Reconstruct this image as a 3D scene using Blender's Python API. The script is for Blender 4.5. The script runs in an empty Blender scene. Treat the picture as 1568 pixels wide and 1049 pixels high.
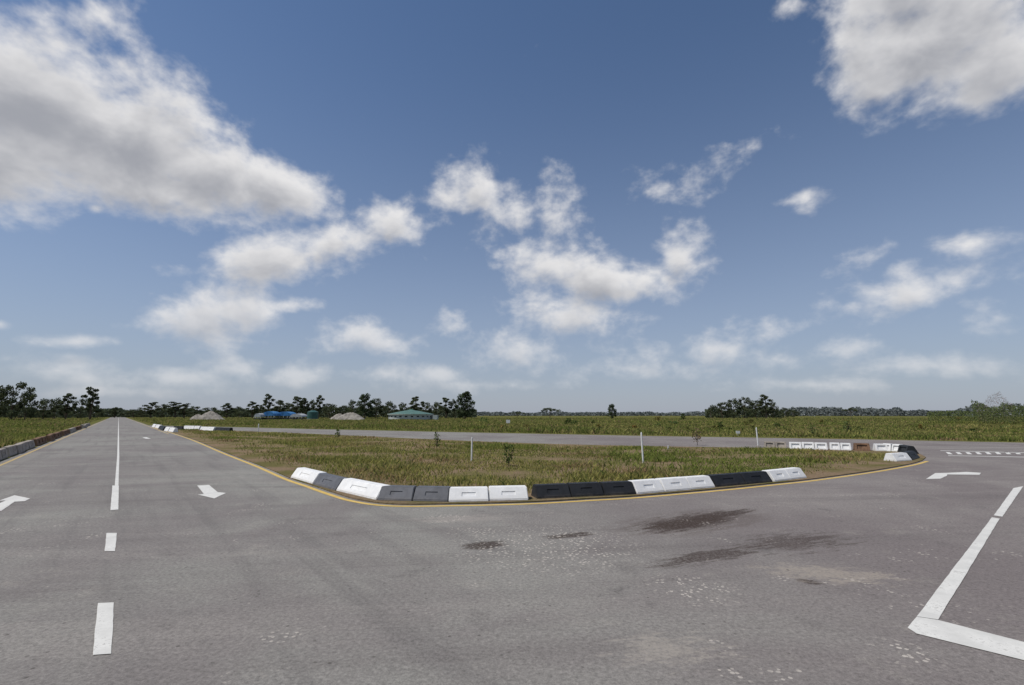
import bpy, bmesh, math, random
import numpy as np
from mathutils import Vector, Matrix
from mathutils.geometry import tessellate_polygon
random.seed(7); rng=np.random.default_rng(7)
S=bpy.context.scene
F=741.0; H=1.7; TH=math.atan(110.5/F)
def ray(px,py):
    u=(px-784)/F; v=(524.5-py)/F
    return Vector((u, math.cos(TH)-v*math.sin(TH), math.sin(TH)+v*math.cos(TH)))
def P(px,py,z=0.0):
    """survey point: where the sight line meets the flat ground"""
    r=ray(px,py); t=(H-z)/-r.z
    return Vector((r.x*t,r.y*t,z))
def at(px,dist,z=0.0):
    r=ray(px,635); return Vector((r.x/r.y*dist,dist,z))
# ---------------------------------------------------------------- camera
cam=bpy.data.cameras.new("camera"); co=bpy.data.objects.new("camera",cam); S.collection.objects.link(co)
cam.sensor_width=36; cam.lens=36*F/1568; cam.clip_end=12000; cam.clip_start=0.05
co.location=(0,0,H); co.rotation_euler=(math.radians(90)+TH,0,0); S.camera=co
S.view_settings.view_transform='Standard'; S.view_settings.look='None'; S.view_settings.exposure=0
# ---------------------------------------------------------------- node helpers
class NT:
    def __init__(s,t): s.t=t; s.n=t.nodes; s.l=t.links
    def new(s,k,**kw):
        n=s.n.new(k)
        for a,b in kw.items(): setattr(n,a,b)
        return n
    def put(s,sock,v):
        if isinstance(v,bpy.types.NodeSocket): s.l.new(v,sock)
        else: sock.default_value=v
    def math(s,op,a,b=None,c=None,clamp=False):
        n=s.new('ShaderNodeMath',operation=op,use_clamp=clamp)
        s.put(n.inputs[0],a)
        if b is not None: s.put(n.inputs[1],b)
        if c is not None: s.put(n.inputs[2],c)
        return n.outputs[0]
    def noise(s,vec,scale,detail=4,rough=.55,dist=0.0):
        n=s.new('ShaderNodeTexNoise'); s.put(n.inputs['Vector'],vec)
        n.inputs['Scale'].default_value=scale; n.inputs['Detail'].default_value=detail
        n.inputs['Roughness'].default_value=rough; n.inputs['Distortion'].default_value=dist
        return n.outputs['Fac']
    def mr(s,v,a,b,c=0.0,d=1.0,smooth=True):
        n=s.new('ShaderNodeMapRange'); n.interpolation_type='SMOOTHSTEP' if smooth else 'LINEAR'
        s.put(n.inputs[0],v)
        for i,q in enumerate((a,b,c,d)): s.put(n.inputs[i+1],q)
        return n.outputs[0]
    def mix(s,f,a,b,mode='MIX'):
        n=s.new('ShaderNodeMix',data_type='RGBA',blend_type=mode)
        s.put(n.inputs[0],f)
        s.put(n.inputs[6],a if not isinstance(a,tuple) else (*a,1)[:4]); s.put(n.inputs[7],b if not isinstance(b,tuple) else (*b,1)[:4])
        return n.outputs[2]
    def mapping(s,vec,loc=(0,0,0),rot=0.0,scale=(1,1,1),typ='TEXTURE'):
        n=s.new('ShaderNodeMapping',vector_type=typ); s.put(n.inputs[0],vec)
        n.inputs[1].default_value=loc; n.inputs[2].default_value=(0,0,rot); n.inputs[3].default_value=scale
        return n.outputs[0]
def newmat(name):
    m=bpy.data.materials.new(name); m.use_nodes=True; t=NT(m.node_tree)
    b=m.node_tree.nodes['Principled BSDF']; b.inputs['Specular IOR Level'].default_value=.25
    return m,t,b
def simple(name,col,rough=.8,var=.15,scale=6.0,bump=.1):
    m,t,b=newmat(name); o=t.new('ShaderNodeTexCoord').outputs['Object']
    n=t.noise(o,scale,6,.65); n2=t.noise(o,scale*9,3,.6)
    d=tuple(c*(1-var*1.6) for c in col); e=tuple(min(1,c*(1+var)) for c in col)
    c=t.mix(t.mr(t.math('ADD',t.math('MULTIPLY',n,.7),t.math('MULTIPLY',n2,.3)),.35,.65),d,e)
    t.put(b.inputs['Base Color'],c); b.inputs['Roughness'].default_value=rough
    bp=t.new('ShaderNodeBump'); bp.inputs['Strength'].default_value=bump; bp.inputs['Distance'].default_value=.01
    t.put(bp.inputs['Height'],n2); t.put(b.inputs['Normal'],bp.outputs[0]); return m
# ---------------------------------------------------------------- mesh helpers
def link(o,parent=None):
    S.collection.objects.link(o)
    if parent: o.parent=parent
    return o
def meshobj(name,verts,faces,mat=None,parent=None,smooth=False):
    me=bpy.data.meshes.new(name); me.from_pydata([tuple(v) for v in verts],[],faces)
    if mat:
        for k in (mat if isinstance(mat,list) else [mat]): me.materials.append(k)
    if smooth:
        for p in me.polygons: p.use_smooth=True
    me.update(); return link(bpy.data.objects.new(name,me),parent)
def empty(name,loc=(0,0,0),rz=0.0):
    e=bpy.data.objects.new(name,None); e.location=loc; e.rotation_euler=(0,0,rz); return link(e)
def poly(name,pts,z,mat,parent=None):
    pts=[Vector((p[0],p[1],z)) for p in pts]
    tris=tessellate_polygon([pts]); 
    fs=[]
    for a,b,c in tris:
        n=(pts[b]-pts[a]).cross(pts[c]-pts[a]); fs.append((a,b,c) if n.z>0 else (a,c,b))
    return meshobj(name,pts,fs,mat,parent)
def ribbon(name,pts,w,z,mat,parent=None):
    pts=[Vector((p[0],p[1],0)) for p in pts]; V=[];Fs=[]
    for i,p in enumerate(pts):
        a=pts[max(i-1,0)]; b=pts[min(i+1,len(pts)-1)]; d=(b-a).normalized(); n=Vector((-d.y,d.x,0))*w/2
        V+= [(p.x+n.x,p.y+n.y,z),(p.x-n.x,p.y-n.y,z)]
        if i: k=2*i; Fs.append((k-2,k-1,k+1,k))
    return meshobj(name,V,Fs,mat,parent)
def smoothline(pts,n=8,closed=False):
    out=[]; N=len(pts)
    rngi=range(N if closed else N-1)
    for i in rngi:
        g=(lambda k: pts[k%N]) if closed else (lambda k: pts[min(max(k,0),N-1)])
        p0,p1,p2,p3=g(i-1),g(i),g(i+1),g(i+2)
        for j in range(n):
            t=j/n
            out.append(0.5*((2*p1)+(p2-p0)*t+(2*p0-5*p1+4*p2-p3)*t*t+(3*p1-p0-3*p2+p3)*t**3))
    if not closed: out.append(pts[-1])
    return out
def npmesh(name,V,Fc,cols,mat,nside):
    me=bpy.data.meshes.new(name); nv=len(V); nf=len(Fc)
    me.vertices.add(nv); me.vertices.foreach_set('co',V.astype(np.float32).ravel())
    me.loops.add(nf*nside); me.loops.foreach_set('vertex_index',Fc.astype(np.int32).ravel())
    me.polygons.add(nf); me.polygons.foreach_set('loop_start',np.arange(0,nf*nside,nside,dtype=np.int32))
    try: me.polygons.foreach_set('loop_total',np.full(nf,nside,dtype=np.int32))
    except Exception: pass
    at_=me.color_attributes.new(name='col',type='FLOAT_COLOR',domain='POINT')
    c=np.ones((nv,4),np.float32); c[:,:3]=cols; at_.data.foreach_set('color',c.ravel())
    me.materials.append(mat); me.update(calc_edges=True); me.validate(); return me
def leafmat(name,trans=.35):
    m=bpy.data.materials.new(name); m.use_nodes=True; t=NT(m.node_tree)
    for n in list(t.n): 
        if n.type!='OUTPUT_MATERIAL': t.n.remove(n)
    out=[n for n in t.n if n.type=='OUTPUT_MATERIAL'][0]
    a=t.new('ShaderNodeAttribute',attribute_name='col')
    d=t.new('ShaderNodeBsdfDiffuse'); tr=t.new('ShaderNodeBsdfTranslucent'); mx=t.new('ShaderNodeMixShader')
    mx.inputs[0].default_value=trans
    t.l.new(a.outputs[0],d.inputs[0]); t.l.new(a.outputs[0],tr.inputs[0])
    t.l.new(d.outputs[0],mx.inputs[1]); t.l.new(tr.outputs[0],mx.inputs[2]); t.l.new(mx.outputs[0],out.inputs[0]); return m
# ---------------------------------------------------------------- light + sky
SUN_AZ=math.radians(-105); SUN_EL=math.radians(60)
sd=Vector((math.sin(SUN_AZ)*math.cos(SUN_EL),math.cos(SUN_AZ)*math.cos(SUN_EL),math.sin(SUN_EL)))
sl=bpy.data.lights.new("sun",'SUN'); sl.energy=3.7; sl.angle=math.radians(.53); sl.color=(1,.95,.88)
so=link(bpy.data.objects.new("sun",sl)); so.rotation_euler=sd.to_track_quat('Z','Y').to_euler(); so.location=(0,0,50)
w=bpy.data.worlds.new("World"); S.world=w; w.use_nodes=True; t=NT(w.node_tree); bg=t.n['Background']
sky=t.new('ShaderNodeTexSky',sky_type='NISHITA'); sky.sun_disc=False; sky.sun_elevation=SUN_EL; sky.sun_rotation=SUN_AZ
sky.air_density=1.0; sky.dust_density=.6; sky.ozone_density=2.0; sky.altitude=1500
dirv=t.new('ShaderNodeTexCoord').outputs['Generated']
sx=t.new('ShaderNodeSeparateXYZ'); t.l.new(dirv,sx.inputs[0])
az=t.math('ARCTAN2',sx.outputs[0],sx.outputs[1]); el=t.math('ARCSINE',sx.outputs[2])
blobs=[ # cx,cy,rx,ry,rot(deg, clockwise on picture),weight
(40,150,230,135,0,1.25),(-60,230,240,130,0,1.25),(200,205,200,115,15,1.2),(310,260,175,80,20,1.15),(425,290,110,58,22,1.1),(250,290,190,62,8,1.0),(60,22,85,30,0,.45),(195,60,70,60,40,.42),(160,20,40,30,0,.4),
(425,402,125,55,-15,.86),(510,372,110,50,-12,.86),(597,340,70,42,0,.9),(330,478,120,60,-5,.92),(440,468,65,18,0,.68),(350,520,95,30,0,.58),(350,555,60,24,0,.5),(480,330,60,20,0,.4),
(745,292,75,66,10,.80),(690,305,65,50,0,.70),(850,320,62,64,0,.62),(790,330,90,60,0,.52),(820,375,70,34,0,.5),(845,405,95,50,0,.88),(925,430,125,46,0,.92),(1038,392,55,54,0,.92),(985,425,95,46,0,.86),(860,482,115,52,0,.76),(950,480,70,30,0,.45),
(1065,262,115,42,-12,.44),(1020,285,60,22,-10,.42),(1235,303,52,28,-10,.6),(1315,400,62,42,0,.58),(1390,450,140,42,-8,.58),(1480,375,100,36,-10,.44),(1300,470,110,30,0,.44),(1375,412,50,25,0,.46),
(1410,75,190,118,0,1.2),(1520,95,160,85,0,1.2),(1340,120,100,52,0,1.0),(1400,-20,190,110,0,1.15),(1215,15,50,30,0,.5),
(545,512,85,34,0,.60),(600,528,80,26,0,.52),(690,500,45,26,0,.52),(800,538,150,44,0,.6),(115,523,80,14,0,.68),(85,567,120,30,0,.66),(270,578,140,24,0,.62),(460,576,70,26,0,.70),(590,572,85,22,0,.66),(667,572,58,22,0,.72),
(1100,535,135,34,0,.64),(1280,537,80,26,0,.66),(1200,552,90,20,0,.55),(1530,487,85,40,0,.6),(148,320,22,13,0,.7),(270,415,35,28,0,.42),(1420,560,180,26,0,.58),(960,565,210,30,0,.55),(360,565,60,22,0,.6),(1180,500,80,28,0,.46),(5,550,40,12,0,.5),(0,497,20,10,0,.45),(730,590,200,14,0,.5),(1250,590,260,16,0,.5),(200,600,200,14,0,.5)]
def azel(px,py):
    r=ray(px,py).normalized(); return math.atan2(r.x,r.y),math.asin(r.z)
# cloud cover map over azimuth / elevation, computed here (no file): soft cover only, all detail is node noise
IW,IH=2048,512
AZ,EL=np.meshgrid((np.arange(IW)+.5)/IW*2*np.pi-np.pi,(np.arange(IH)+.5)/IH*np.pi/2)
cover=np.full((IH,IW),-.6)
def addblob(a0,e0,ra,re,rot,wt):
    global cover
    ca,sa=math.cos(rot),math.sin(rot); dx=AZ-a0; dy=EL-e0
    u=(dx*ca+dy*sa)/ra; v=(-dx*sa+dy*ca)/re; b=wt-wt*.8*np.hypot(u,v)
    k=.12; hh=np.maximum(k-np.abs(cover-b),0)/k; cover=np.maximum(cover,b)+hh**3*k/6
for cx,cy,rx,ry,rot,wt in blobs:
    a0,e0=azel(cx,cy); a1,e1=azel(cx+rx,cy); a2,e2=azel(cx,cy-ry)
    base=math.atan2(e1-e0,a1-a0); addblob(a0,e0,math.hypot(a1-a0,e1-e0),abs(e2-e0),base-math.radians(rot),wt)
r2=np.random.default_rng(5)
for i in range(60):   # the rest of the sky, outside the photographed sector
    a0=r2.uniform(1.05,2*math.pi-1.05); a0=a0-2*math.pi if a0>math.pi else a0
    e0=r2.uniform(.03,1.2)**1.2; sc_=.05+.16*e0; addblob(a0,e0,sc_*r2.uniform(.8,1.6),sc_*.45,r2.uniform(-.3,.3),r2.uniform(.5,1.1))
img=bpy.data.images.new("cloud_cover",IW,IH,alpha=False,float_buffer=True); img.colorspace_settings.name='Non-Color'
px_=np.ones((IH,IW,4),np.float32); px_[:,:,:3]=((cover+.6)/2)[:,:,None]
img.pixels.foreach_set(px_.ravel()); img.update(); img.pack()
def dens(az_,el_,full=True):
    u=t.math('MULTIPLY_ADD',az_,1/(2*math.pi),.5); v=t.math('MULTIPLY',el_,2/math.pi)
    c=t.new('ShaderNodeCombineXYZ'); t.l.new(u,c.inputs[0]); t.l.new(v,c.inputs[1])
    im_=t.new('ShaderNodeTexImage'); im_.image=img; im_.extension='EXTEND'; im_.interpolation='Linear'; t.l.new(c.outputs[0],im_.inputs[0])
    acc=t.math('MULTIPLY_ADD',im_.outputs[0],2.0,-.6)
    cv=t.new('ShaderNodeCombineXYZ'); t.l.new(az_,cv.inputs[0]); t.l.new(t.math('MULTIPLY',el_,1.35),cv.inputs[1])
    n1=t.noise(cv.outputs[0],8.5,7 if full else 4,.56,.2)
    nn=t.math('MULTIPLY',t.math('SUBTRACT',n1,.5),1.45)
    if full:
        n2=t.noise(cv.outputs[0],30,3,.55,.1)
        nn=t.math('ADD',nn,t.math('MULTIPLY',t.math('SUBTRACT',n2,.5),.50))
    return t.math('ADD',t.math('MAXIMUM',acc,-.15),nn)
D0=dens(az,el); D1=dens(t.math('ADD',az,.006),t.math('ADD',el,.030),False)
a1=t.mr(D0,.14,.80); 
lowfade=t.mr(el,.0,.25,.45,1.0)
alpha=t.math('MULTIPLY',t.math('MULTIPLY',a1,lowfade),.97)
shade=t.mr(t.math('ADD',t.math('MULTIPLY',D1,.85),t.math('MULTIPLY',D0,.15)),.25,1.2)
ccol=t.mix(shade,(8.2,8.1,8.1),(3.6,3.7,4.05))
skyc=t.mix(1.0,sky.outputs[0],(.90,.98,1.04),'MULTIPLY')
haze=t.mr(el,0,1.0,1.0,0.0,False)
haze=t.math('POWER',haze,3.1)
skyh=t.mix(t.math('MULTIPLY',haze,.95),skyc,(3.5,3.8,4.5))
fin=t.mix(alpha,skyh,ccol)
t.l.new(fin,bg.inputs[0]); bg.inputs[1].default_value=.1
# ---------------------------------------------------------------- directions
dL=(Vector((180-784,math.hypot(F,110.5),0))).normalized(); nL=Vector((dL.y,-dL.x,0)) # nL to the right
angL=math.atan2(dL.y,dL.x)
# ---------------------------------------------------------------- ground material
def ground_material():
    m,t,b=newmat("grassland_soil"); o=t.new('ShaderNodeTexCoord').outputs['Object']
    a=t.noise(o,.05,5,.6); bb=t.noise(o,.6,5,.65); c=t.noise(o,9,4,.7)
    f=t.math('ADD',t.math('MULTIPLY',a,.5),t.math('MULTIPLY',bb,.5))
    col=t.mix(t.mr(f,.38,.6),(.155,.135,.050),(.108,.122,.038))
    col=t.mix(t.mr(bb,.55,.75),col,(.18,.135,.07))
    col=t.mix(t.mr(c,.3,.7,.0,.4),col,(.06,.065,.022))
    t.put(b.inputs['Base Color'],col); b.inputs['Roughness'].default_value=1; b.inputs['Specular IOR Level'].default_value=0
    return m
gm=ground_material()
R=6000; N=96
gv=[(0,0,0)]+[(R*math.cos(2*math.pi*i/N),R*math.sin(2*math.pi*i/N),0) for i in range(N)]
meshobj("ground",gv,[(0,1+i,1+(i+1)%N) for i in range(N)],gm)
# ---------------------------------------------------------------- asphalt
def asphalt():
    m,t,b=newmat("weathered_asphalt"); o=t.new('ShaderNodeTexCoord').outputs['Object']
    big=t.noise(o,.22,5,.6,.6); mid=t.noise(o,1.3,6,.68); fine=t.noise(o,30,4,.78); grit=t.noise(o,150,2,.8)
    tr=t.mapping(o,(0,0,0),angL,(9,.5,1)); track=t.noise(tr,1.0,5,.62)
    tr2=t.mapping(o,(0,0,0),.12,(11,.8,1)); track2=t.noise(tr2,1.0,6,.68,.3)
    col=t.mix(t.mr(big,.38,.62),(.182,.166,.156),(.228,.221,.199))
    sxx=t.new('ShaderNodeSeparateXYZ'); t.l.new(o,sxx.inputs[0])
    right=t.mr(sxx.outputs[0],-1.5,5.5)
    col=t.mix(t.math('MULTIPLY',right,.8),col,t.mix(t.mr(big,.35,.65),(.162,.139,.134),(.205,.181,.170)))
    col=t.mix(t.math('MULTIPLY',t.mr(track,.48,.70,0,.6),t.math('SUBTRACT',1,right)),col,(.140,.130,.123))
    col=t.mix(t.mr(track2,.50,.70,0,.55),col,(.130,.116,.110))
    col=t.mix(t.mr(track2,.46,.30,0,.35),col,(.265,.245,.222))
    col=t.mix(t.mr(mid,.55,.8,0,.6),col,(.29,.268,.235))
    col=t.mix(t.mr(mid,.44,.25,0,.7),col,(.11,.10,.095))
    gg=t.math('ADD',t.math('MULTIPLY',fine,.6),t.math('MULTIPLY',grit,.4))
    g2=t.mr(gg,.3,.7,.42,1.56,False)
    vm=t.new('ShaderNodeVectorMath',operation='SCALE'); t.l.new(col,vm.inputs[0]); t.l.new(g2,vm.inputs['Scale'])
    col=vm.outputs[0]
    crumble=t.mr(t.noise(o,26,5,.8),.38,.58,.35,1.0)
    def stain(col,p,q,wid,c,thr,amt,sc=5.0,st=4.0):
        A=P(*p);B=P(*q); mid_=(A+B)/2; an=math.atan2(B.y-A.y,B.x-A.x); ln=(B-A).length/2
        mp=t.mapping(o,tuple(mid_),an,(ln,wid,1))
        L=t.new('ShaderNodeVectorMath',operation='LENGTH'); t.l.new(mp,L.inputs[0])
        f=t.math('SUBTRACT',1.0,L.outputs['Value'])
        ns=t.noise(t.mapping(o,(0,0,0),an,(st,1,1)),sc,8,.82,.2)
        k=t.mr(t.math('ADD',t.math('MULTIPLY',f,.28),t.math('SUBTRACT',ns,.5)),thr,thr+.12,0,amt)
        k=t.math('MULTIPLY',t.math('MULTIPLY',k,t.mr(f,0,.4)),crumble)
        return t.mix(k,col,c)
    dk=(.040,.026,.019)
    col=stain(col,(910,822),(1180,780),.9,(.11,.09,.08),.0,.75,4)
    col=stain(col,(975,813),(1130,791),.36,dk,.00,1,9)
    col=stain(col,(930,824),(1150,779),.60,dk,.08,1,9)
    col=stain(col,(1040,800),(1170,777),.30,dk,.06,1,12)
    col=stain(col,(695,841),(785,830),.26,dk,.02,1,12)
    col=stain(col,(815,825),(925,816),.20,dk,.04,1,12)
    col=stain(col,(950,874),(1200,834),.30,(.050,.036,.029),.05,.95,11,7)
    col=stain(col,(1060,852),(1340,812),.8,(.060,.045,.038),.11,.9,11,7)
    col=stain(col,(1205,886),(1275,896),.16,dk,.06,.9,14)
    lt=(.46,.42,.37)
    col=stain(col,(1110,868),(1450,892),.5,(.32,.28,.23),.08,.7,9,3)
    col=stain(col,(860,1005),(1180,985),.5,(.32,.29,.25),.12,.7,9,3)
    col=stain(col,(560,800),(840,790),.5,(.30,.27,.24),.1,.7,10,4)
    v2=t.new('ShaderNodeTexVoronoi',voronoi_dimensions='2D'); t.l.new(o,v2.inputs['Vector']); v2.inputs['Scale'].default_value=15
    sz=t.math('MULTIPLY_ADD',t.mr(v2.outputs['Color'],0,1,0,1,False),.18,.12)
    sp=t.math('LESS_THAN',v2.outputs['Distance'],sz)
    c0=P(835,835); c1=P(1060,902); c2=P(680,793); c3=P(1380,1000)
    def near(c,rx):
        d=t.new('ShaderNodeVectorMath',operation='DISTANCE'); t.l.new(o,d.inputs[0]); d.inputs[1].default_value=tuple(c); return t.mr(d.outputs['Value'],rx,rx*.3)
    ns4=t.noise(o,5,4,.75)
    patches=t.math('ADD',t.math('ADD',near(c0,1.7),near(c1,.6)),t.math('ADD',near(c2,.6),near(c3,.3)),clamp=True)
    spm=t.math('ADD',t.mr(t.noise(o,.9,5,.78),.575,.65,0,.8),t.math('MULTIPLY',patches,t.mr(ns4,.47,.53)),clamp=True)
    col=t.mix(t.math('MULTIPLY',t.math('MULTIPLY',sp,spm),.9),col,lt)
    v3=t.new('ShaderNodeTexVoronoi',voronoi_dimensions='2D'); t.l.new(o,v3.inputs['Vector']); v3.inputs['Scale'].default_value=5.3
    col=t.mix(t.math('MULTIPLY',t.mr(v3.outputs['Distance'],.09,.05),t.mr(t.noise(o,1.7,4,.7),.52,.62,0,.7)),col,(.055,.048,.043))
    t.put(b.inputs['Base Color'],col); b.inputs['Roughness'].default_value=.85; b.inputs['Specular IOR Level'].default_value=.2
    bp=t.new('ShaderNodeBump'); bp.inputs['Strength'].default_value=.6; bp.inputs['Distance'].default_value=.007
    t.put(bp.inputs['Height'],gg); t.put(b.inputs['Normal'],bp.outputs[0]); return m
am=asphalt()
Lp=P(0,713); lo=Lp-nL*.25
Rp=P(340,695)
def onR(s,off=0): return Rp+dL*s+nL*off
outline=[lo-dL*60, lo+dL*700, onR(700,.3)]
outline+= [P(228,651.6),P(350,654),P(480,657.2),P(700,662),P(980,667.5),P(1290,672.5),P(1568,678),P(2100,690)]
outline+= [Vector((70,4,0)),Vector((50,-60,0)),Vector((0,-60,0))]
poly("asphalt_road",outline,.004,am)
# ---------------------------------------------------------------- island
edge_front=[P(*q) for q in [(238,655),(270,664.5),(300,674.5),(345,693),(400,714),(445,733),(478,744),(513,756),(548,766),(600,773),(686,773),(809,770),(900,765),(975,760.5),(1097,750),(1185,741),(1240,735),(1330,722.5),(1390,712),(1412,706)]]
edge_back=[P(*q) for q in [(1418,701),(1405,695),(1380,691.5),(1330,690.5),(1200,687),(1000,684),(800,679),(600,670.5),(450,663.5),(350,659.5),(290,656.5),(250,654.6)]]
EF=smoothline(edge_front,5); EB=smoothline(edge_back,4)
isl=EF+EB
def island_material():
    m,t,b=newmat("island_soil"); o=t.new('ShaderNodeTexCoord').outputs['Object']
    a=t.noise(o,.5,6,.65); c=t.noise(o,14,5,.75)
    col=t.mix(t.mr(a,.4,.62),(.25,.18,.12),(.14,.13,.05))
    col=t.mix(t.mr(c,.35,.7,0,.6),col,(.10,.08,.045))
    t.put(b.inputs['Base Color'],col); b.inputs['Roughness'].default_value=1; b.inputs['Specular IOR Level'].default_value=0
    bp=t.new('ShaderNodeBump'); bp.inputs['Distance'].default_value=.04; t.put(bp.inputs['Height'],c); t.put(b.inputs['Normal'],bp.outputs[0]); return m
im=island_material()
poly("traffic_island",isl,.03,im)
def rim(pts,name):
    V=[];Fs=[];n=len(pts)
    for i,p in enumerate(pts):
        V+=[(p.x,p.y,.03),(p.x,p.y,.0)]
    for i in range(n):
        j=(i+1)%n; Fs.append((2*i,2*i+1,2*j+1,2*j))
    return meshobj(name,V,Fs,im)
r=rim(isl,"island_soil_edge")
# ---------------------------------------------------------------- markings
def paint(name,col,wear=.5):
    m,t,b=newmat(name); o=t.new('ShaderNodeTexCoord').outputs['Object']
    n=t.noise(o,3,6,.7); f=t.noise(o,45,5,.8)
    c=t.mix(t.mr(n,.3,.7),tuple(x*.80 for x in col),col)
    c=t.mix(t.mr(t.math('ADD',t.math('MULTIPLY',n,.4),t.math('MULTIPLY',f,.6)),.54,.64,0,wear),c,(.19,.175,.16))
    t.put(b.inputs['Base Color'],c); b.inputs['Roughness'].default_value=.7; return m
wp=paint("white_road_paint",(.66,.65,.61),.7); yp=paint("yellow_road_paint",(.62,.43,.12),.6)
yw=paint("faded_yellow_paint",(.48,.36,.16),.75)
mk=empty("road_markings")
Z=.008
def offs(pts,o):
    out=[]
    for i,p in enumerate(pts):
        a=pts[max(i-1,0)];b_=pts[min(i+1,len(pts)-1)];d=(b_-a).normalized(); out.append(p+Vector((d.y,-d.x,0))*o)
    return out
ribbon("island_edge_line",offs(EF,.15),.11,Z,yp,mk)
ribbon("left_edge_line",[Lp-dL*14,Lp,Lp+dL*200],.10,Z,yw,mk)
ribbon("far_edge_line",[onR(28,-.05),onR(300,-.05)],.10,Z,yw,mk)
ribbon("centre_line",[P(178.5,744),P(181,700),P(181.6,638.5)],.07,Z,wp,mk)
def quadp(n,q,jit=.0025):
    pts=[P(*a) for a in q]; out=[]
    for i in range(len(pts)):
        a=pts[i]; b_=pts[(i+1)%len(pts)]; L=(b_-a).length; k=max(1,min(40,int(L/.12))); nn=Vector((-(b_-a).y,(b_-a).x,0)).normalized() if L>0 else Vector((0,0,0))
        for j in range(k):
            p=a.lerp(b_,j/k); out.append(p+nn*(random.uniform(-jit,jit) if j else 0))
    return poly(n,out,Z+.0015,wp,mk)
quadp("centre_dash_1",[(150,925),(174,924),(173,960),(170,1003),(142,1005),(145,965)])
quadp("centre_dash_2",[(163,817),(179,817),(176,845),(160,845)])
quadp("centre_dash_3",[(172,744),(182,744),(181,781),(169,782)])
quadp("stop_line",[(1390,963),(1404,946),(1436,951),(1568,985),(1700,1019),(1700,1048),(1568,1013),(1404,972)])
quadp("lane_line_1",[(1404,945.5),(1519,793),(1531,795),(1437,950.5)])
quadp("lane_line_2",[(1522,790),(1552,748),(1567,745),(1535,792)])
quadp("arrow_shaft_1",[(302,744),(320,743),(333,754),(312,757)])
quadp("arrow_head_1",[(303,758),(312,757),(333,754),(346,755.5),(328,764)])
quadp("arrow_shaft_2",[(-20,780),(9,767),(22,769),(2,783),(-12,783)])
quadp("arrow_head_2",[(-2,767.5),(9,767),(22,769),(38,768),(46,764),(22,759)])
quadp("far_arrow",[(218,670),(224,669.5),(231,672),(223,672)])
quadp("right_arrow_head",[(1418,734),(1432,725),(1452,724.5),(1450,729),(1440,733.5)])
quadp("right_arrow_shaft",[(1452,724.5),(1451,727),(1500,727.5),(1502,724.5),(1480,723)])
ribbon("right_road_line",[P(1420,684),P(1568,686),P(1900,690)],.06,Z,wp,mk)
for i in range(9):
    x=1448+i*15
    quadp("crossing_bar_%d"%i,[(x,692.5),(x+6,692.7),(x+11,696),(x+4,695.8)])
quadp("give_way_line",[(1440,690),(1600,694),(1600,694.6),(1440,690.5)])
quadp("give_way_line_2",[(1452,697.8),(1600,700.5),(1600,701.2),(1452,698.3)])
# ---------------------------------------------------------------- kerb blocks
def kerbpaint(name,col,chip,dirt,var=.07):
    m,t,b=newmat(name); o=t.new('ShaderNodeTexCoord').outputs['Object']
    n=t.noise(o,5,6,.7); f=t.noise(o,28,5,.75); s=t.new('ShaderNodeSeparateXYZ'); t.l.new(o,s.inputs[0])
    c=t.mix(t.mr(n,.3,.7),tuple(x*(1-2*var) for x in col),col)
    c=t.mix(t.mr(f,.62,.72,0,.55),c,chip)
    low=t.math('MULTIPLY',t.mr(s.outputs[2],.11,.0),t.mr(n,.35,.6))
    c=t.mix(t.math('MULTIPLY',low,.7),c,dirt)
    t.put(b.inputs['Base Color'],c); b.inputs['Roughness'].default_value=.6
    bp=t.new('ShaderNodeBump'); bp.inputs['Strength'].default_value=.25; bp.inputs['Distance'].default_value=.01
    t.put(bp.inputs['Height'],f); t.put(b.inputs['Normal'],bp.outputs[0]); return m
kw=kerbpaint("white_painted_concrete",(.78,.78,.77),(.55,.53,.49),(.38,.33,.27))
kb=kerbpaint("black_painted_concrete",(.022,.024,.028),(.07,.07,.075),(.10,.085,.07),.2)
kg=kerbpaint("black_paint_baked_sheen",(.12,.125,.14),(.20,.20,.21),(.17,.15,.13),.15)  # sheen of black paint seen at an angle, baked into the grey base colour
kc=simple("bare_concrete",(.33,.29,.25),.9,.25,4,.3)
kbr=simple("muddy_brown_concrete",(.20,.12,.075),.95,.3,4,.3)
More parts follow.
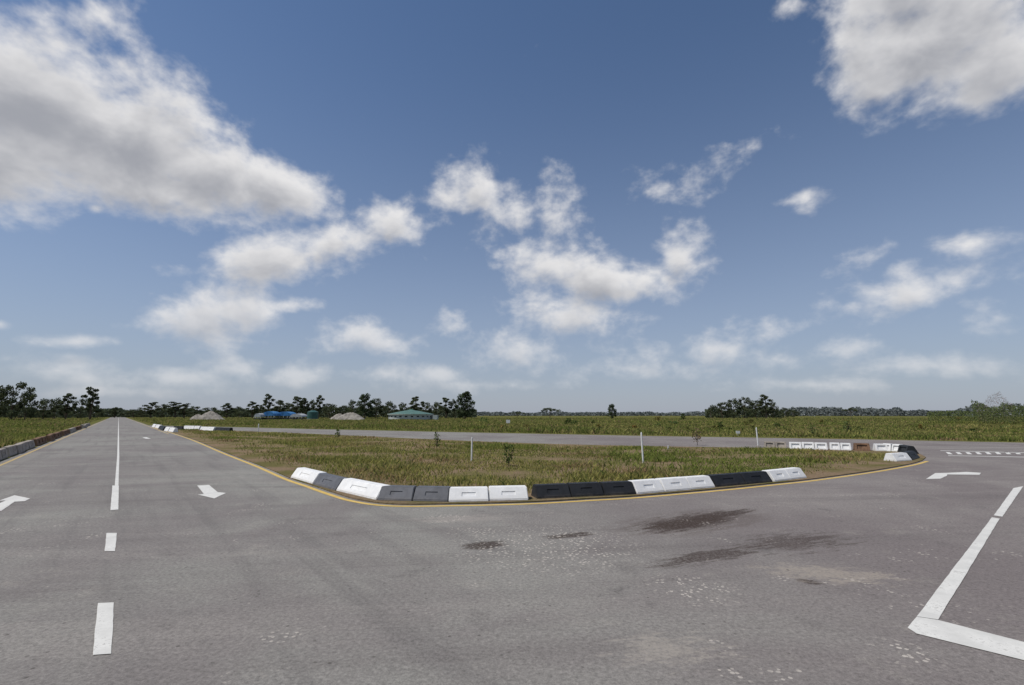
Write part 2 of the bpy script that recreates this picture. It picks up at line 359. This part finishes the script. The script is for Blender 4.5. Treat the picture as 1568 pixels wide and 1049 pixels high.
def kerb(name,A,B,mat,n=1,h=.27,wb=.44,wt=.20,recess=True,deep=False):
    A=Vector((A.x,A.y,0));B=Vector((B.x,B.y,0)); d=(B-A); L=d.length; d.normalize()
    root=empty(name,(A.x,A.y,.004),math.atan2(d.y,d.x))
    for k in range(n):
        l=L/n; x0=k*l+.006; x1=(k+1)*l-.006; e=.012
        bm=bmesh.new()
        jy=random.uniform(-.014,.014); hh=h*random.uniform(.97,1.02)
        s=(wb-wt)*.62
        V=[bm.verts.new(q) for q in [(x0,jy,0),(x1,jy,0),(x1,wb+jy,0),(x0,wb+jy,0),
            (x0,jy,.05),(x1,jy,.05),(x1,wb+jy,.05),(x0,wb+jy,.05),
            (x0+e,s+jy,hh),(x1-e,s+jy,hh),(x1-e,s+wt+jy,hh),(x0+e,s+wt+jy,hh)]]
        for f in [(0,1,5,4),(1,2,6,5),(2,3,7,6),(3,0,4,7),(4,5,9,8),(5,6,10,9),(6,7,11,10),(7,4,8,11),(8,9,10,11),(3,2,1,0)]:
            bm.faces.new([V[i] for i in f])
        bm.normal_update()
        bev=[ed for ed in bm.edges if ed.calc_face_angle(0)>.3]
        bmesh.ops.bevel(bm,geom=bev,offset=.012,segments=2,affect='EDGES')
        bm.normal_update()
        if recess:
            fs=[f for f in bm.faces if f.calc_area()>.35*(x1-x0)*(hh-.05) and abs(f.normal.y)>.5 and abs(f.normal.z)<.85 and f.calc_center_median().z>.1]
            for f in fs:
                c=f.calc_center_median(); 
                bmesh.ops.inset_region(bm,faces=[f],thickness=.03,depth=0)
                sxk,szk=(.78,.75) if deep else (.40,.42)
                for v in f.verts[:]:
                    dd=v.co-c; v.co=c+Vector((dd.x*sxk,dd.y*szk,dd.z*szk))
                bmesh.ops.inset_region(bm,faces=[f],thickness=.008,depth=-.05 if deep else -.014)
        me=bpy.data.meshes.new("block_%d"%(k+1)); bm.to_mesh(me); bm.free(); me.materials.append(mat)
        ob=link(bpy.data.objects.new("block_%d"%(k+1),me),root); ob.rotation_euler=(0,0,random.uniform(-.012,.012))
    return root
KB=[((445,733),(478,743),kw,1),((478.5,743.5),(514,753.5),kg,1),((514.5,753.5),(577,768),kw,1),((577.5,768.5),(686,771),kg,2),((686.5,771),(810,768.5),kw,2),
((823,766.5),(975,759),kb,3),((975.5,759),(1097,748.5),kw,3),((1098,748),(1185,740),kb,2),((1186,739.5),(1237,733.5),kw,2)]
KN={kw:"white_kerb_barrier",kg:"grey_kerb_barrier",kb:"black_kerb_barrier",kc:"concrete_kerb_barrier",kbr:"brown_drain_kerb"}
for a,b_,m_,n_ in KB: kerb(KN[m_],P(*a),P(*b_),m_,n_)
kerb(KN[kw],P(1373,708),P(1397,706.5),kw,1,h=.3)
kerb(KN[kb],P(1399,706),P(1409,702.5),kb,1,h=.3)
for a,b_,m_,n_ in [((1408,696.5),(1392,693.5),kb,1),((1388,692.8),(1360,691),kw,2),((1356,691),(1336,690.6),kw,1),((1330,690.6),(1306,690),kbr,1),((1303,690),(1270,689),kw,2),((1266,689),(1208,687.5),kw,3),((1204,687.2),(1170,686.3),kc,2)]:
    kerb(KN[m_],P(*a),P(*b_),m_,n_,h=.36,deep=True)
for a,b_,m_,n_ in [((232,654),(241,656.5),kw,2),((242,657),(250,659.5),kb,2),((251,660),(263,662.5),kw,2),((264,658.5),(278,658.5),kb,2),((280,657.5),(304,658),kw,3),((305,659.5),(326,660.5),kw,2),((328,660.5),(350,661.5),kb,3)]:
    kerb(KN[m_],P(*a),P(*b_),m_,n_,h=.42)
def leftk(s0,s1,m_,n_,h): 
    b0=Lp-nL*.75
    kerb(KN[m_],b0+dL*s1,b0+dL*s0,m_,n_,h=h,deep=(m_ is kbr))
def s_at(px):
    best=min(((abs((lambda q:(784+F*q.x/(q.y*math.cos(TH)-H*math.sin(TH)))-px)(Lp-nL*.75+dL*s)),s) for s in np.linspace(-8,150,1600)),key=lambda z:z[0]); return best[1]
cols=[(-60,-10,kc,4),(-9,36,kc,4),(40,58,kbr,3),(60,84,kbr,4),(86,98,kbr,4),(99,108,kc,4),(109,118,kbr,6),(119,133,kc,8)]
for a,b_,m_,n_ in cols:
    leftk(s_at(a),s_at(b_)-.15,m_,n_,.38)
# ---------------------------------------------------------------- vegetation : grass
gmat=leafmat("grass_blades",.4)
def inside(px,py,poly_):
    x=np.array([p.x for p in poly_]);y=np.array([p.y for p in poly_]); n=len(x); c=np.zeros(len(px),bool); j=n-1
    for i in range(n):
        cond=((y[i]>py)!=(y[j]>py))&(px<(x[j]-x[i])*(py-y[i])/(y[j]-y[i]+1e-12)+x[i]); c^=cond; j=i
    return c
def edgedist(px,py,poly_):
    d=np.full(len(px),1e9); n=len(poly_)
    for i in range(n):
        a=poly_[i];b_=poly_[(i+1)%n]; vx,vy=b_.x-a.x,b_.y-a.y; L=vx*vx+vy*vy+1e-9
        tt=np.clip(((px-a.x)*vx+(py-a.y)*vy)/L,0,1); d=np.minimum(d,np.hypot(px-a.x-tt*vx,py-a.y-tt*vy))
    return d
def fnoise(x,y,sc,seed):
    r=np.random.default_rng(abs(int(seed))); o=np.zeros(len(x)); 
    for k in range(9):
        a=r.uniform(0,6.28); f=sc*r.uniform(.5,2.6); o+=np.sin((x*math.cos(a)+y*math.sin(a))*f+r.uniform(0,6.28))
    return o/9*2.0
def blades(name,x,y,hgt,wid,cols,z0=.03,lean=.35):
    n=len(x); a=rng.uniform(0,2*np.pi,n); la=rng.uniform(0,2*np.pi,n); ln=hgt*lean*rng.uniform(.2,1,n)
    V=np.zeros((n,4,3)); dx=np.cos(a)*wid/2; dy=np.sin(a)*wid/2
    V[:,0]=np.c_[x-dx,y-dy,np.full(n,z0)]; V[:,1]=np.c_[x+dx,y+dy,np.full(n,z0)]
    mx=x+np.cos(la)*ln*.35; my=y+np.sin(la)*ln*.35
    V[:,2]=np.c_[mx+dx*.8,my+dy*.8,z0+hgt*.6]; V[:,3]=np.c_[x+np.cos(la)*ln,y+np.sin(la)*ln,z0+hgt]
    Fc=np.zeros((n,2,3),int); b0=np.arange(n)*4; Fc[:,0]=np.c_[b0,b0+1,b0+2]; Fc[:,1]=np.c_[b0,b0+2,b0+3]
    c=np.repeat(cols[:,None,:],4,axis=1).copy(); c[:,:2]*=.8
    return npmesh(name,V.reshape(-1,3),Fc.reshape(-1,3),c.reshape(-1,3),gmat,3)
def grasscol(x,y,seed=3,brown=0.0,k0=.5):
    n=len(x); f=fnoise(x,y,.35,seed)+rng.normal(0,.35,n); g_=fnoise(x,y,1.1,seed+5)+rng.normal(0,.3,n)
    green=np.array([.220,.258,.062]); ol=np.array([.365,.335,.11]); br=np.array([.38,.255,.145]); dk=np.array([.12,.158,.042])
    k=np.clip(k0+f*.8,0,1)[:,None]; c=green*(1-k)+ol*k
    k2=np.clip(g_*.9-.22+brown,0,1)[:,None]; c=c*(1-k2)+br*k2
    k3=(rng.random(n)<.15)[:,None]; c=np.where(k3,dk,c)
    return c*rng.uniform(.65,1.3,n)[:,None]
def island_grass():
    xs=[p.x for p in isl]; ys=[p.y for p in isl]
    M=1000000
    x=rng.uniform(min(xs),max(xs),M); y=rng.uniform(min(ys),60,M)
    keep=rng.random(M)<np.clip((13/np.maximum(y,9))**1.2,0,1)
    x=x[keep];y=y[keep]; k=inside(x,y,isl); x=x[k];y=y[k]
    ed=edgedist(x,y,isl)
    dn=np.clip((ed-.35)/1.6,0,1)*np.clip(.62+fnoise(x,y,.9,11)*1.1+fnoise(x,y,3.0,12)*.5,.10,1)
    k=rng.random(len(x))<dn; x=x[k];y=y[k];ed=ed[k]
    if len(x)>220000: s=rng.choice(len(x),220000,False); x=x[s];y=y[s];ed=ed[s]
    hh=(.06+.085*np.clip(.5+fnoise(x,y,.8,21)+fnoise(x,y,3.5,22)*.5,0,1.4))*rng.uniform(.6,1.3,len(x))*np.clip(.45+ed/3,.3,1)
    wd=.010+.0009*y
    brown=np.clip(1.1-ed/2.0,0,1)*.6
    me=blades("grass",x,y,hh,wd,grasscol(x,y,3,brown),lean=.9); print("island blades",len(x))
    link(bpy.data.objects.new("island_grass",me))
island_grass()
def field_grass():
    M=260000
    u=rng.uniform(-1.25,1.25,M); y=18*np.exp(rng.uniform(0,np.log(260/18),M)); x=u*y
    road=[Vector(p) for p in outline]
    k=~inside(x,y,road); x=x[k];y=y[k]
    ed=edgedist(x,y,road); k=(ed>.7)&(rng.random(len(x))<np.clip((ed-.5)/2,.1,1)); x=x[k];y=y[k];ed=ed[k]
    dd=(x-Lp.x)*nL.x+(y-Lp.y)*nL.y; k=~((dd<0)&(dd>-1.6)); x=x[k];y=y[k]
    f=np.clip(.5+fnoise(x,y,.12,31)+.3*fnoise(x,y,.9,32),0,1.3)
    hh=(.10+.24*f)*rng.uniform(.5,1.35,len(x))
    wd=.03+.0016*y
    me=blades("field",x,y,hh,wd,grasscol(x,y,40,.08,.45)*np.array([.88,.88,.92]),z0=0,lean=.9); print("field",len(x)); link(bpy.data.objects.new("field_grass",me))
field_grass()
# ---------------------------------------------------------------- trees
lm=leafmat("tree_foliage",.25); bark=simple("tree_bark",(.12,.09,.065),.95,.3,3,.4)
def crown(name,h,w,kind,seed,dens=1.0,tint=(1,1,1)):
    r=np.random.default_rng(seed); rr=random.Random(seed)
    verts=[];faces=[]
    def limb(a,b,r0,r1,n=6):
        a=Vector(a);b=Vector(b); d=(b-a).normalized(); u=d.orthogonal().normalized(); v=d.cross(u); base=len(verts)
        for p,q in ((a,r0),(b,r1)):
            for i in range(n):
                an=2*math.pi*i/n; verts.append(p+(u*math.cos(an)+v*math.sin(an))*q)
        for i in range(n): faces.append((base+i,base+(i+1)%n,base+n+(i+1)%n,base+n+i))
    tr=.02*h+.04; top=Vector((rr.uniform(-.05,.05)*h,rr.uniform(-.05,.05)*h,h*.86)); pts=[Vector((0,0,-.1))]
    for i in range(1,6):
        k=i/5; pts.append(Vector((top.x*k+rr.uniform(-.015,.015)*h,top.y*k+rr.uniform(-.015,.015)*h,top.z*k)))
    for i in range(5): limb(pts[i],pts[i+1],tr*(1-i*.17),tr*(1-(i+1)*.17))
    if kind=='tall': z0,nb,cl=.26,15,.11
    elif kind=='flat': z0,nb,cl=.6,13,.12
    elif kind=='dense': z0,nb,cl=.10,26,.15
    else: z0,nb,cl=.14,18,.13
    LV=[];LC=[]
    for i in range(nb):
        k=(i+.5)/nb
        z=h*(z0+(.95-z0)*k)
        if kind=='tall': rad=w/2*(.45+.55*math.sin(math.pi*min(1,k*.9+.1)))*rr.uniform(.3,1)
        elif kind=='flat': rad=w/2*math.sqrt(rr.random()); z=h*(.72+.2*(1-(2*rad/w)**2)+rr.uniform(-.06,.06))
        else: rad=w/2*(math.sqrt(max(0,1-(k*.98)**2.4))*.85+.12)*rr.uniform(.35,1)
        an=i*2.4+rr.uniform(-.5,.5); c=Vector((math.cos(an)*rad,math.sin(an)*rad,z))
        j=max(0,min(4,int(k*4.2))); st=pts[j] if kind!='flat' else pts[3]
        limb(st,c,tr*.3,tr*.07,5)
        cs=cl*(.6*w+.4*h)*rr.uniform(.7,1.35); nl=int(95*dens); 
        p=r.normal(0,1,(nl,3)); p/=np.linalg.norm(p,axis=1)[:,None]; p*=(r.random(nl)**.45)[:,None]
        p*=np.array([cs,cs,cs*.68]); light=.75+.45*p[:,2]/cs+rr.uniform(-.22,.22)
        p=p+np.array(c)
        s=r.uniform(.10,.21,nl)*(h/9)**.5
        a=r.normal(0,1,(nl,3));a/=np.linalg.norm(a,axis=1)[:,None];b=np.cross(a,r.normal(0,1,(nl,3)));b/=np.linalg.norm(b,axis=1)[:,None]
        a=a*s[:,None]*1.5;b=b*s[:,None]
        Q=np.stack([p-a,p-b,p+a,p+b],1); LV.append(Q.reshape(-1,3))
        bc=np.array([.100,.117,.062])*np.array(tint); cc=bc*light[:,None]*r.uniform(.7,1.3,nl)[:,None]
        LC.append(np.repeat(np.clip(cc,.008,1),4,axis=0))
    LV=np.concatenate(LV);LC=np.concatenate(LC)
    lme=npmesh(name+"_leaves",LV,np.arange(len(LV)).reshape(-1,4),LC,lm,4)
    wme=bpy.data.meshes.new(name+"_wood"); wme.from_pydata([tuple(v) for v in verts],[],faces); wme.materials.append(bark)
    return wme,lme
proto={}
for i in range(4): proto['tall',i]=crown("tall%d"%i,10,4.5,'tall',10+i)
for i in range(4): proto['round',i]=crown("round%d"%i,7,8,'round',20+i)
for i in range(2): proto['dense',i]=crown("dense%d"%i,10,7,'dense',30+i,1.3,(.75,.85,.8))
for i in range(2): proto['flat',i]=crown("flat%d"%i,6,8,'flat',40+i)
PW={'tall':(10,4.5),'round':(7,8),'dense':(10,7),'flat':(6,8)}
NM={'tall':'eucalyptus_tree','round':'broadleaf_tree','dense':'broadleaf_tree','flat':'acacia_tree'}
cnt=0
def tree(px,topy,wpx,dist,kind):
    global cnt; cnt+=1
    h0,w0=PW[kind]; k=sum(1 for q in proto if q[0]==kind); wme,lme=proto[kind,cnt%k]
    p=at(px,dist); hh=(635-topy)*dist/ (F/math.cos(TH)) +H; ww=wpx*dist/(F/math.cos(TH))
    e=empty(NM[kind],p,random.uniform(0,6.28)); e.scale=(ww/w0,ww/w0,hh/h0)
    link(bpy.data.objects.new("trunk",wme),e); link(bpy.data.objects.new("crown",lme),e)
T=[(-12,592,50,150,'round'),(18,585,52,150,'round'),(38,600,34,155,'round'),(66,611,34,190,'round'),(84,610,30,200,'round'),(101,601,24,170,'tall'),(122,611,28,190,'round'),(138,592,24,165,'tall'),(150,626,22,230,'round'),
(176,623,14,280,'tall'),(168,628,30,330,'round'),(205,627,34,320,'round'),(231,615,20,240,'tall'),(220,624,30,260,'round'),(248,619,26,250,'round'),(268,615,26,240,'tall'),(282,617,18,230,'tall'),(300,622,30,260,'round'),(325,624,34,260,'round'),(347,617,20,240,'tall'),(366,623,30,260,'round'),(386,614,20,230,'tall'),(398,620,22,240,'round'),(410,603,18,220,'tall'),(428,612,22,230,'tall'),(444,617,30,240,'round'),(455,606,20,220,'tall'),(465,609,18,225,'tall'),(476,613,24,230,'round'),(488,604,18,220,'tall'),(504,618,30,240,'round'),(525,621,30,240,'round'),(540,613,28,215,'round'),(558,603,26,205,'dense'),(576,610,28,210,'round'),(596,615,30,215,'round'),(616,617,26,230,'round'),(636,606,22,215,'tall'),(652,616,28,220,'round'),(668,616,24,225,'round'),(683,608,20,205,'tall'),(697,611,22,205,'round'),(712,599,30,190,'dense'),
(842,625,30,240,'flat'),(792,631,24,280,'flat'),(937,619,15,215,'dense'),(1088,624,16,235,'round'),(1106,616,36,220,'round'),(1124,611,32,220,'round'),(1140,608,30,220,'round'),(1158,613,30,225,'round'),(1173,604,22,215,'tall'),(1184,615,20,218,'round'),(1203,624,18,240,'round'),(1303,625,20,240,'flat'),(1215,628,22,300,'round')]
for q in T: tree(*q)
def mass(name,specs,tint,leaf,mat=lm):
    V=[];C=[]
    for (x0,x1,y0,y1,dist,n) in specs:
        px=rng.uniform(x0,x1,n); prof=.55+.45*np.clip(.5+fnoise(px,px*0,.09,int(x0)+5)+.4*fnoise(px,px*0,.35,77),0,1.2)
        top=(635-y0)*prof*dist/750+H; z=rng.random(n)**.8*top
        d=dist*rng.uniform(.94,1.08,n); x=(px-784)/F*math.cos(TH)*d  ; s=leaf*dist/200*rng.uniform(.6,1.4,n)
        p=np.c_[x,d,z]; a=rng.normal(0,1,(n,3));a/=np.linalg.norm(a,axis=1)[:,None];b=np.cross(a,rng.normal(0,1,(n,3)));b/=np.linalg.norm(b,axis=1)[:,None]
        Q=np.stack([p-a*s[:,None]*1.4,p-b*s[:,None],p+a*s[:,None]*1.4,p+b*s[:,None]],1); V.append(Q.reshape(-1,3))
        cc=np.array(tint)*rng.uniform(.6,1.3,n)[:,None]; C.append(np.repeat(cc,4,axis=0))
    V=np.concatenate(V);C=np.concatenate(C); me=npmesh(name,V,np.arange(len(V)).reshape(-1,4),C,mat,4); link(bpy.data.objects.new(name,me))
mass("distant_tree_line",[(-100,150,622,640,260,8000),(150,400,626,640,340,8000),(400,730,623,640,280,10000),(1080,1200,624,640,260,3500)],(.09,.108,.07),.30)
mass("horizon_woodland",[(720,1090,631,640,700,6000),(1200,1500,625,640,600,9000),(1480,1800,620,640,400,7000),(1800,2600,622,640,400,5000),(-900,-90,618,640,300,7000)],(.17,.19,.185),.30)  # paler tint: distance haze baked into the leaf colour
mass("roadside_scrub",[(1490,1660,613,640,90,9000),(1420,1520,629,640,120,3000)],(.11,.135,.05),.15)
mass("dry_bush",[(1496,1552,602,640,105,2600)],(.26,.20,.18),.09)
def shrub(px,py,hpx,wpx,name,leafc=(.07,.10,.03),n=160,stem=True):
    b=P(px,py); d=b.y; k=d/750; h=hpx*k; wd=wpx*k
    e=empty(name,b)
    if stem:
        r_=.009+.0003*d
        V=[];Fs=[]
        for i in range(5):
            a=random.uniform(0,6.28); q=Vector((math.cos(a)*wd*.35*(i>0),math.sin(a)*wd*.35*(i>0),h*(1 if i==0 else random.uniform(.6,.9))));o_=len(V); zb=0 if i==0 else h*random.uniform(.1,.5)
            for s_ in range(3): V.append((r_*math.cos(s_*2.09),r_*math.sin(s_*2.09),zb))
            for s_ in range(3): V.append((q.x+r_*.4*math.cos(s_*2.09),q.y+r_*.4*math.sin(s_*2.09),q.z))
            for s_ in range(3): Fs.append((o_+s_,o_+(s_+1)%3,o_+3+(s_+1)%3,o_+3+s_))
        meshobj("stem",V,Fs,bark,e)
    z=rng.uniform(.2,1,n)*h; rad=wd/2*np.sqrt(rng.random(n))*(1.1-.5*z/h); a=rng.uniform(0,6.28,n); p=np.c_[np.cos(a)*rad,np.sin(a)*rad,z]
    s=(.012+.0010*d)*rng.uniform(.6,1.4,n); aa=rng.normal(0,1,(n,3));aa/=np.linalg.norm(aa,axis=1)[:,None];bb=np.cross(aa,rng.normal(0,1,(n,3)));bb/=np.linalg.norm(bb,axis=1)[:,None]
    Q=np.stack([p-aa*s[:,None]*1.6,p-bb*s[:,None],p+aa*s[:,None]*1.6,p+bb*s[:,None]],1).reshape(-1,3)
    me=npmesh("leaves",Q,np.arange(len(Q)).reshape(-1,4),np.repeat(np.array(leafc)*rng.uniform(.6,1.3,n)[:,None],4,axis=0),lm,4); link(bpy.data.objects.new("leaves",me),e)
shrub(779,716,34,24,"island_shrub",(.10,.135,.045),n=110); shrub(669,690,30,13,"sapling",(.10,.13,.045),n=50); shrub(517,672,14,10,"sapling",(.10,.13,.045),n=40)
shrub(1068,682,26,16,"sapling",(.20,.15,.09),70); shrub(1245,668,16,12,"sapling",(.10,.13,.045),n=50); shrub(1298,664,18,14,"field_shrub",(.10,.13,.05),n=90); shrub(1104,660,14,10,"field_shrub",n=60)
shrub(870,652,12,14,"field_shrub",n=80); shrub(1190,656,8,14,"field_shrub",n=60);shrub(1046,644,10,8,"field_shrub",n=60)
for i in range(26):
    px=random.uniform(740,1560); py=random.uniform(643,662); shrub(px,py,random.uniform(4,9),random.uniform(6,16),"field_shrub",(.12*random.uniform(.8,1.8),.15,.05),50,False)
# ---------------------------------------------------------------- marker posts and small signs
pw=simple("post_white_paint",(.70,.70,.68),.6,.1,8); grey=simple("galvanised_steel",(.4,.4,.4),.5,.1,8)
def cyl(name,r0,r1,z0,z1,mat,parent,n=12,x=0,y=0,smooth=True):
    V=[(x+r*math.cos(2*math.pi*i/n),y+r*math.sin(2*math.pi*i/n),z) for r,z in ((r0,z0),(r1,z1)) for i in range(n)]
    Fs=[(i,(i+1)%n,n+(i+1)%n,n+i) for i in range(n)]+[tuple(range(n))[::-1],tuple(range(n,2*n))]
    return meshobj(name,V,Fs,mat,parent)
def post(px,py,top,rad=.03):
    b=P(px,py); h=(py-top)*b.y/750; e=empty("white_marker_post",b); e.rotation_euler=(random.uniform(-.03,.03),random.uniform(-.03,.03),0)
    cyl("shaft",rad,rad,0,h-.05,pw,e); cyl("cap",rad*.9,rad*.35,h-.05,h,pw,e); cyl("footing",rad*1.7,rad*1.5,0,.06,kc,e)
post(722,708,670,.028); post(985,711,663,.030); post(1161,684,655,.032); post(395,662,649,.045)
def sign(px,py,top,wpx):
    b=P(px,py); k=b.y/750; h=(py-top)*k; w_=wpx*k; e=empty("small_roadside_sign",b)
    cyl("post",.03,.03,0,h*.7,grey,e)
    bm=bmesh.new(); bmesh.ops.create_cube(bm,size=1); bmesh.ops.scale(bm,vec=(w_,.03,h*.5),verts=bm.verts); bmesh.ops.translate(bm,vec=(0,-.05,h*.75),verts=bm.verts)
    bmesh.ops.bevel(bm,geom=bm.edges[:],offset=.01,segments=1); me=bpy.data.meshes.new("plate"); bm.to_mesh(me); bm.free(); me.materials.append(pw); link(bpy.data.objects.new("plate",me),e)
sign(778,653,643,6); sign(1130,668,660,6); sign(1023,690,682,2)
# ---------------------------------------------------------------- far structures
K=1/(F/math.cos(TH))
def box(bm,x0,x1,y0,y1,z0,z1):
    m=bmesh.ops.create_cube(bm,size=1)['verts']
    bmesh.ops.scale(bm,vec=(x1-x0,y1-y0,z1-z0),verts=m); bmesh.ops.translate(bm,vec=((x0+x1)/2,(y0+y1)/2,(z0+z1)/2),verts=m)
def boxes(name,lst,mat,parent):
    bm=bmesh.new(); [box(bm,*b) for b in lst]; me=bpy.data.meshes.new(name); bm.to_mesh(me); bm.free(); me.materials.append(mat); return link(bpy.data.objects.new(name,me),parent)
D_=170; e=empty("round_green_roofed_reservoir",at(629,D_)); rr_=34*D_*K
wall=simple("pale_render",(.42,.45,.44),.8,.1,1); groof=simple("green_metal_roof",(.085,.165,.135),.5,.15,1); dark=simple("dark_opening",(.03,.032,.035),.6,.1,1)
cyl("wall",rr_*.97,rr_*.97,0,1.75,wall,e,40); cyl("eave",rr_*1.03,rr_*1.03,1.76,1.92,simple("pale_eave",(.5,.55,.53),.7,.1,1),e,40); cyl("roof",rr_*1.02,rr_*.28,1.93,3.1,groof,e,40); cyl("roof_vent",rr_*.22,rr_*.05,3.11,3.5,groof,e,20)
for i in range(24):
    a=2*math.pi*i/24; 
    q=empty("bay_%d"%i); q.parent=e; q.rotation_euler=(0,0,a); boxes("opening",[(rr_*.965,rr_*.975,-.4,.4,.9,1.3)],dark,q)
boxes("annex",[(rr_*1.05,rr_*1.25,-3,0,0,1.6)],wall,e)
blue=simple("blue_tarpaulin",(.05,.19,.42),.6,.25,1); pale=simple("pale_tarpaulin",(.42,.44,.46),.7,.15,1)
def shelter(px,wpx,top,dist,mat,name="blue_tarpaulin_shelter"):
    e=empty(name,at(px,dist)); w_=wpx*dist*K; h=(635-top)*dist*K+H; n=14; L=5; V=[];Fs=[]
    for j in range(2):
        for i in range(n+1):
            a=math.pi*i/n; V.append((-math.cos(a)*w_/2,(-L/2,L/2)[j],h*.45+math.sin(a)*h*.55))
    for i in range(n): Fs.append((i,i+1,n+2+i,n+1+i))
    Fs.append(tuple(range(n+1))); Fs.append(tuple(range(n+1,2*n+2)))
    meshobj("canopy",V,Fs,mat,e)
    boxes("base_wall",[(-w_/2,w_/2,-L/2,L/2,0,h*.22)],dark,e)
    boxes("posts",[(-w_/2+i*w_/4-.06,-w_/2+i*w_/4+.06,-L/2-.05,-L/2+.05,h*.22,h*.46) for i in range(5)],pw,e)
shelter(416,18,630,175,blue); shelter(439,24,630.5,180,blue); shelter(400,10,633,172,pale,"pale_tarpaulin_shelter"); shelter(458,18,633.5,176,pale,"pale_tarpaulin_shelter")
gt=simple("green_plastic_tank",(.04,.10,.09),.4,.1,1)
e=empty("green_water_tank",at(479,172)); r_=8*172*K
cyl("tank",r_,r_,.3,2.6,gt,e,24); cyl("dome",r_,r_*.3,2.61,3.2,gt,e,24); cyl("plinth",r_*1.1,r_*1.1,0,.29,kc,e,24)
hm=simple("gravel_heap_material",(.27,.25,.22),1,.3,.8,.5)
def heap(px,wpx,top,dist,name):
    w_=wpx*dist*K; h=(635-top)*dist*K+H; V=[];Fs=[];n=36;m_=12
    for j in range(m_+1):
        r=j/m_
        for i in range(n):
            a=2*math.pi*i/n; rr=w_/2*r*(1+.12*math.sin(3*a+px)+.06*math.sin(7*a)); z=h*(1-r**1.6)**1.1*(1+.2*math.sin(2*a+px*2)*r)+random.uniform(-.15,.15)*(.05<r<.98)
            V.append((rr*math.cos(a),rr*.6*math.sin(a),max(z,0)))
    for j in range(m_):
        for i in range(n): Fs.append((j*n+i,j*n+(i+1)%n,(j+1)*n+(i+1)%n,(j+1)*n+i))
    o=meshobj(name,V,Fs,hm,None,True); o.location=at(px,dist)
heap(323,42,630,165,"gravel_heap"); heap(538,46,632,160,"gravel_heap"); heap(303,26,634.5,165,"gravel_heap"); heap(520,30,633.5,162,"gravel_heap")
print("done")
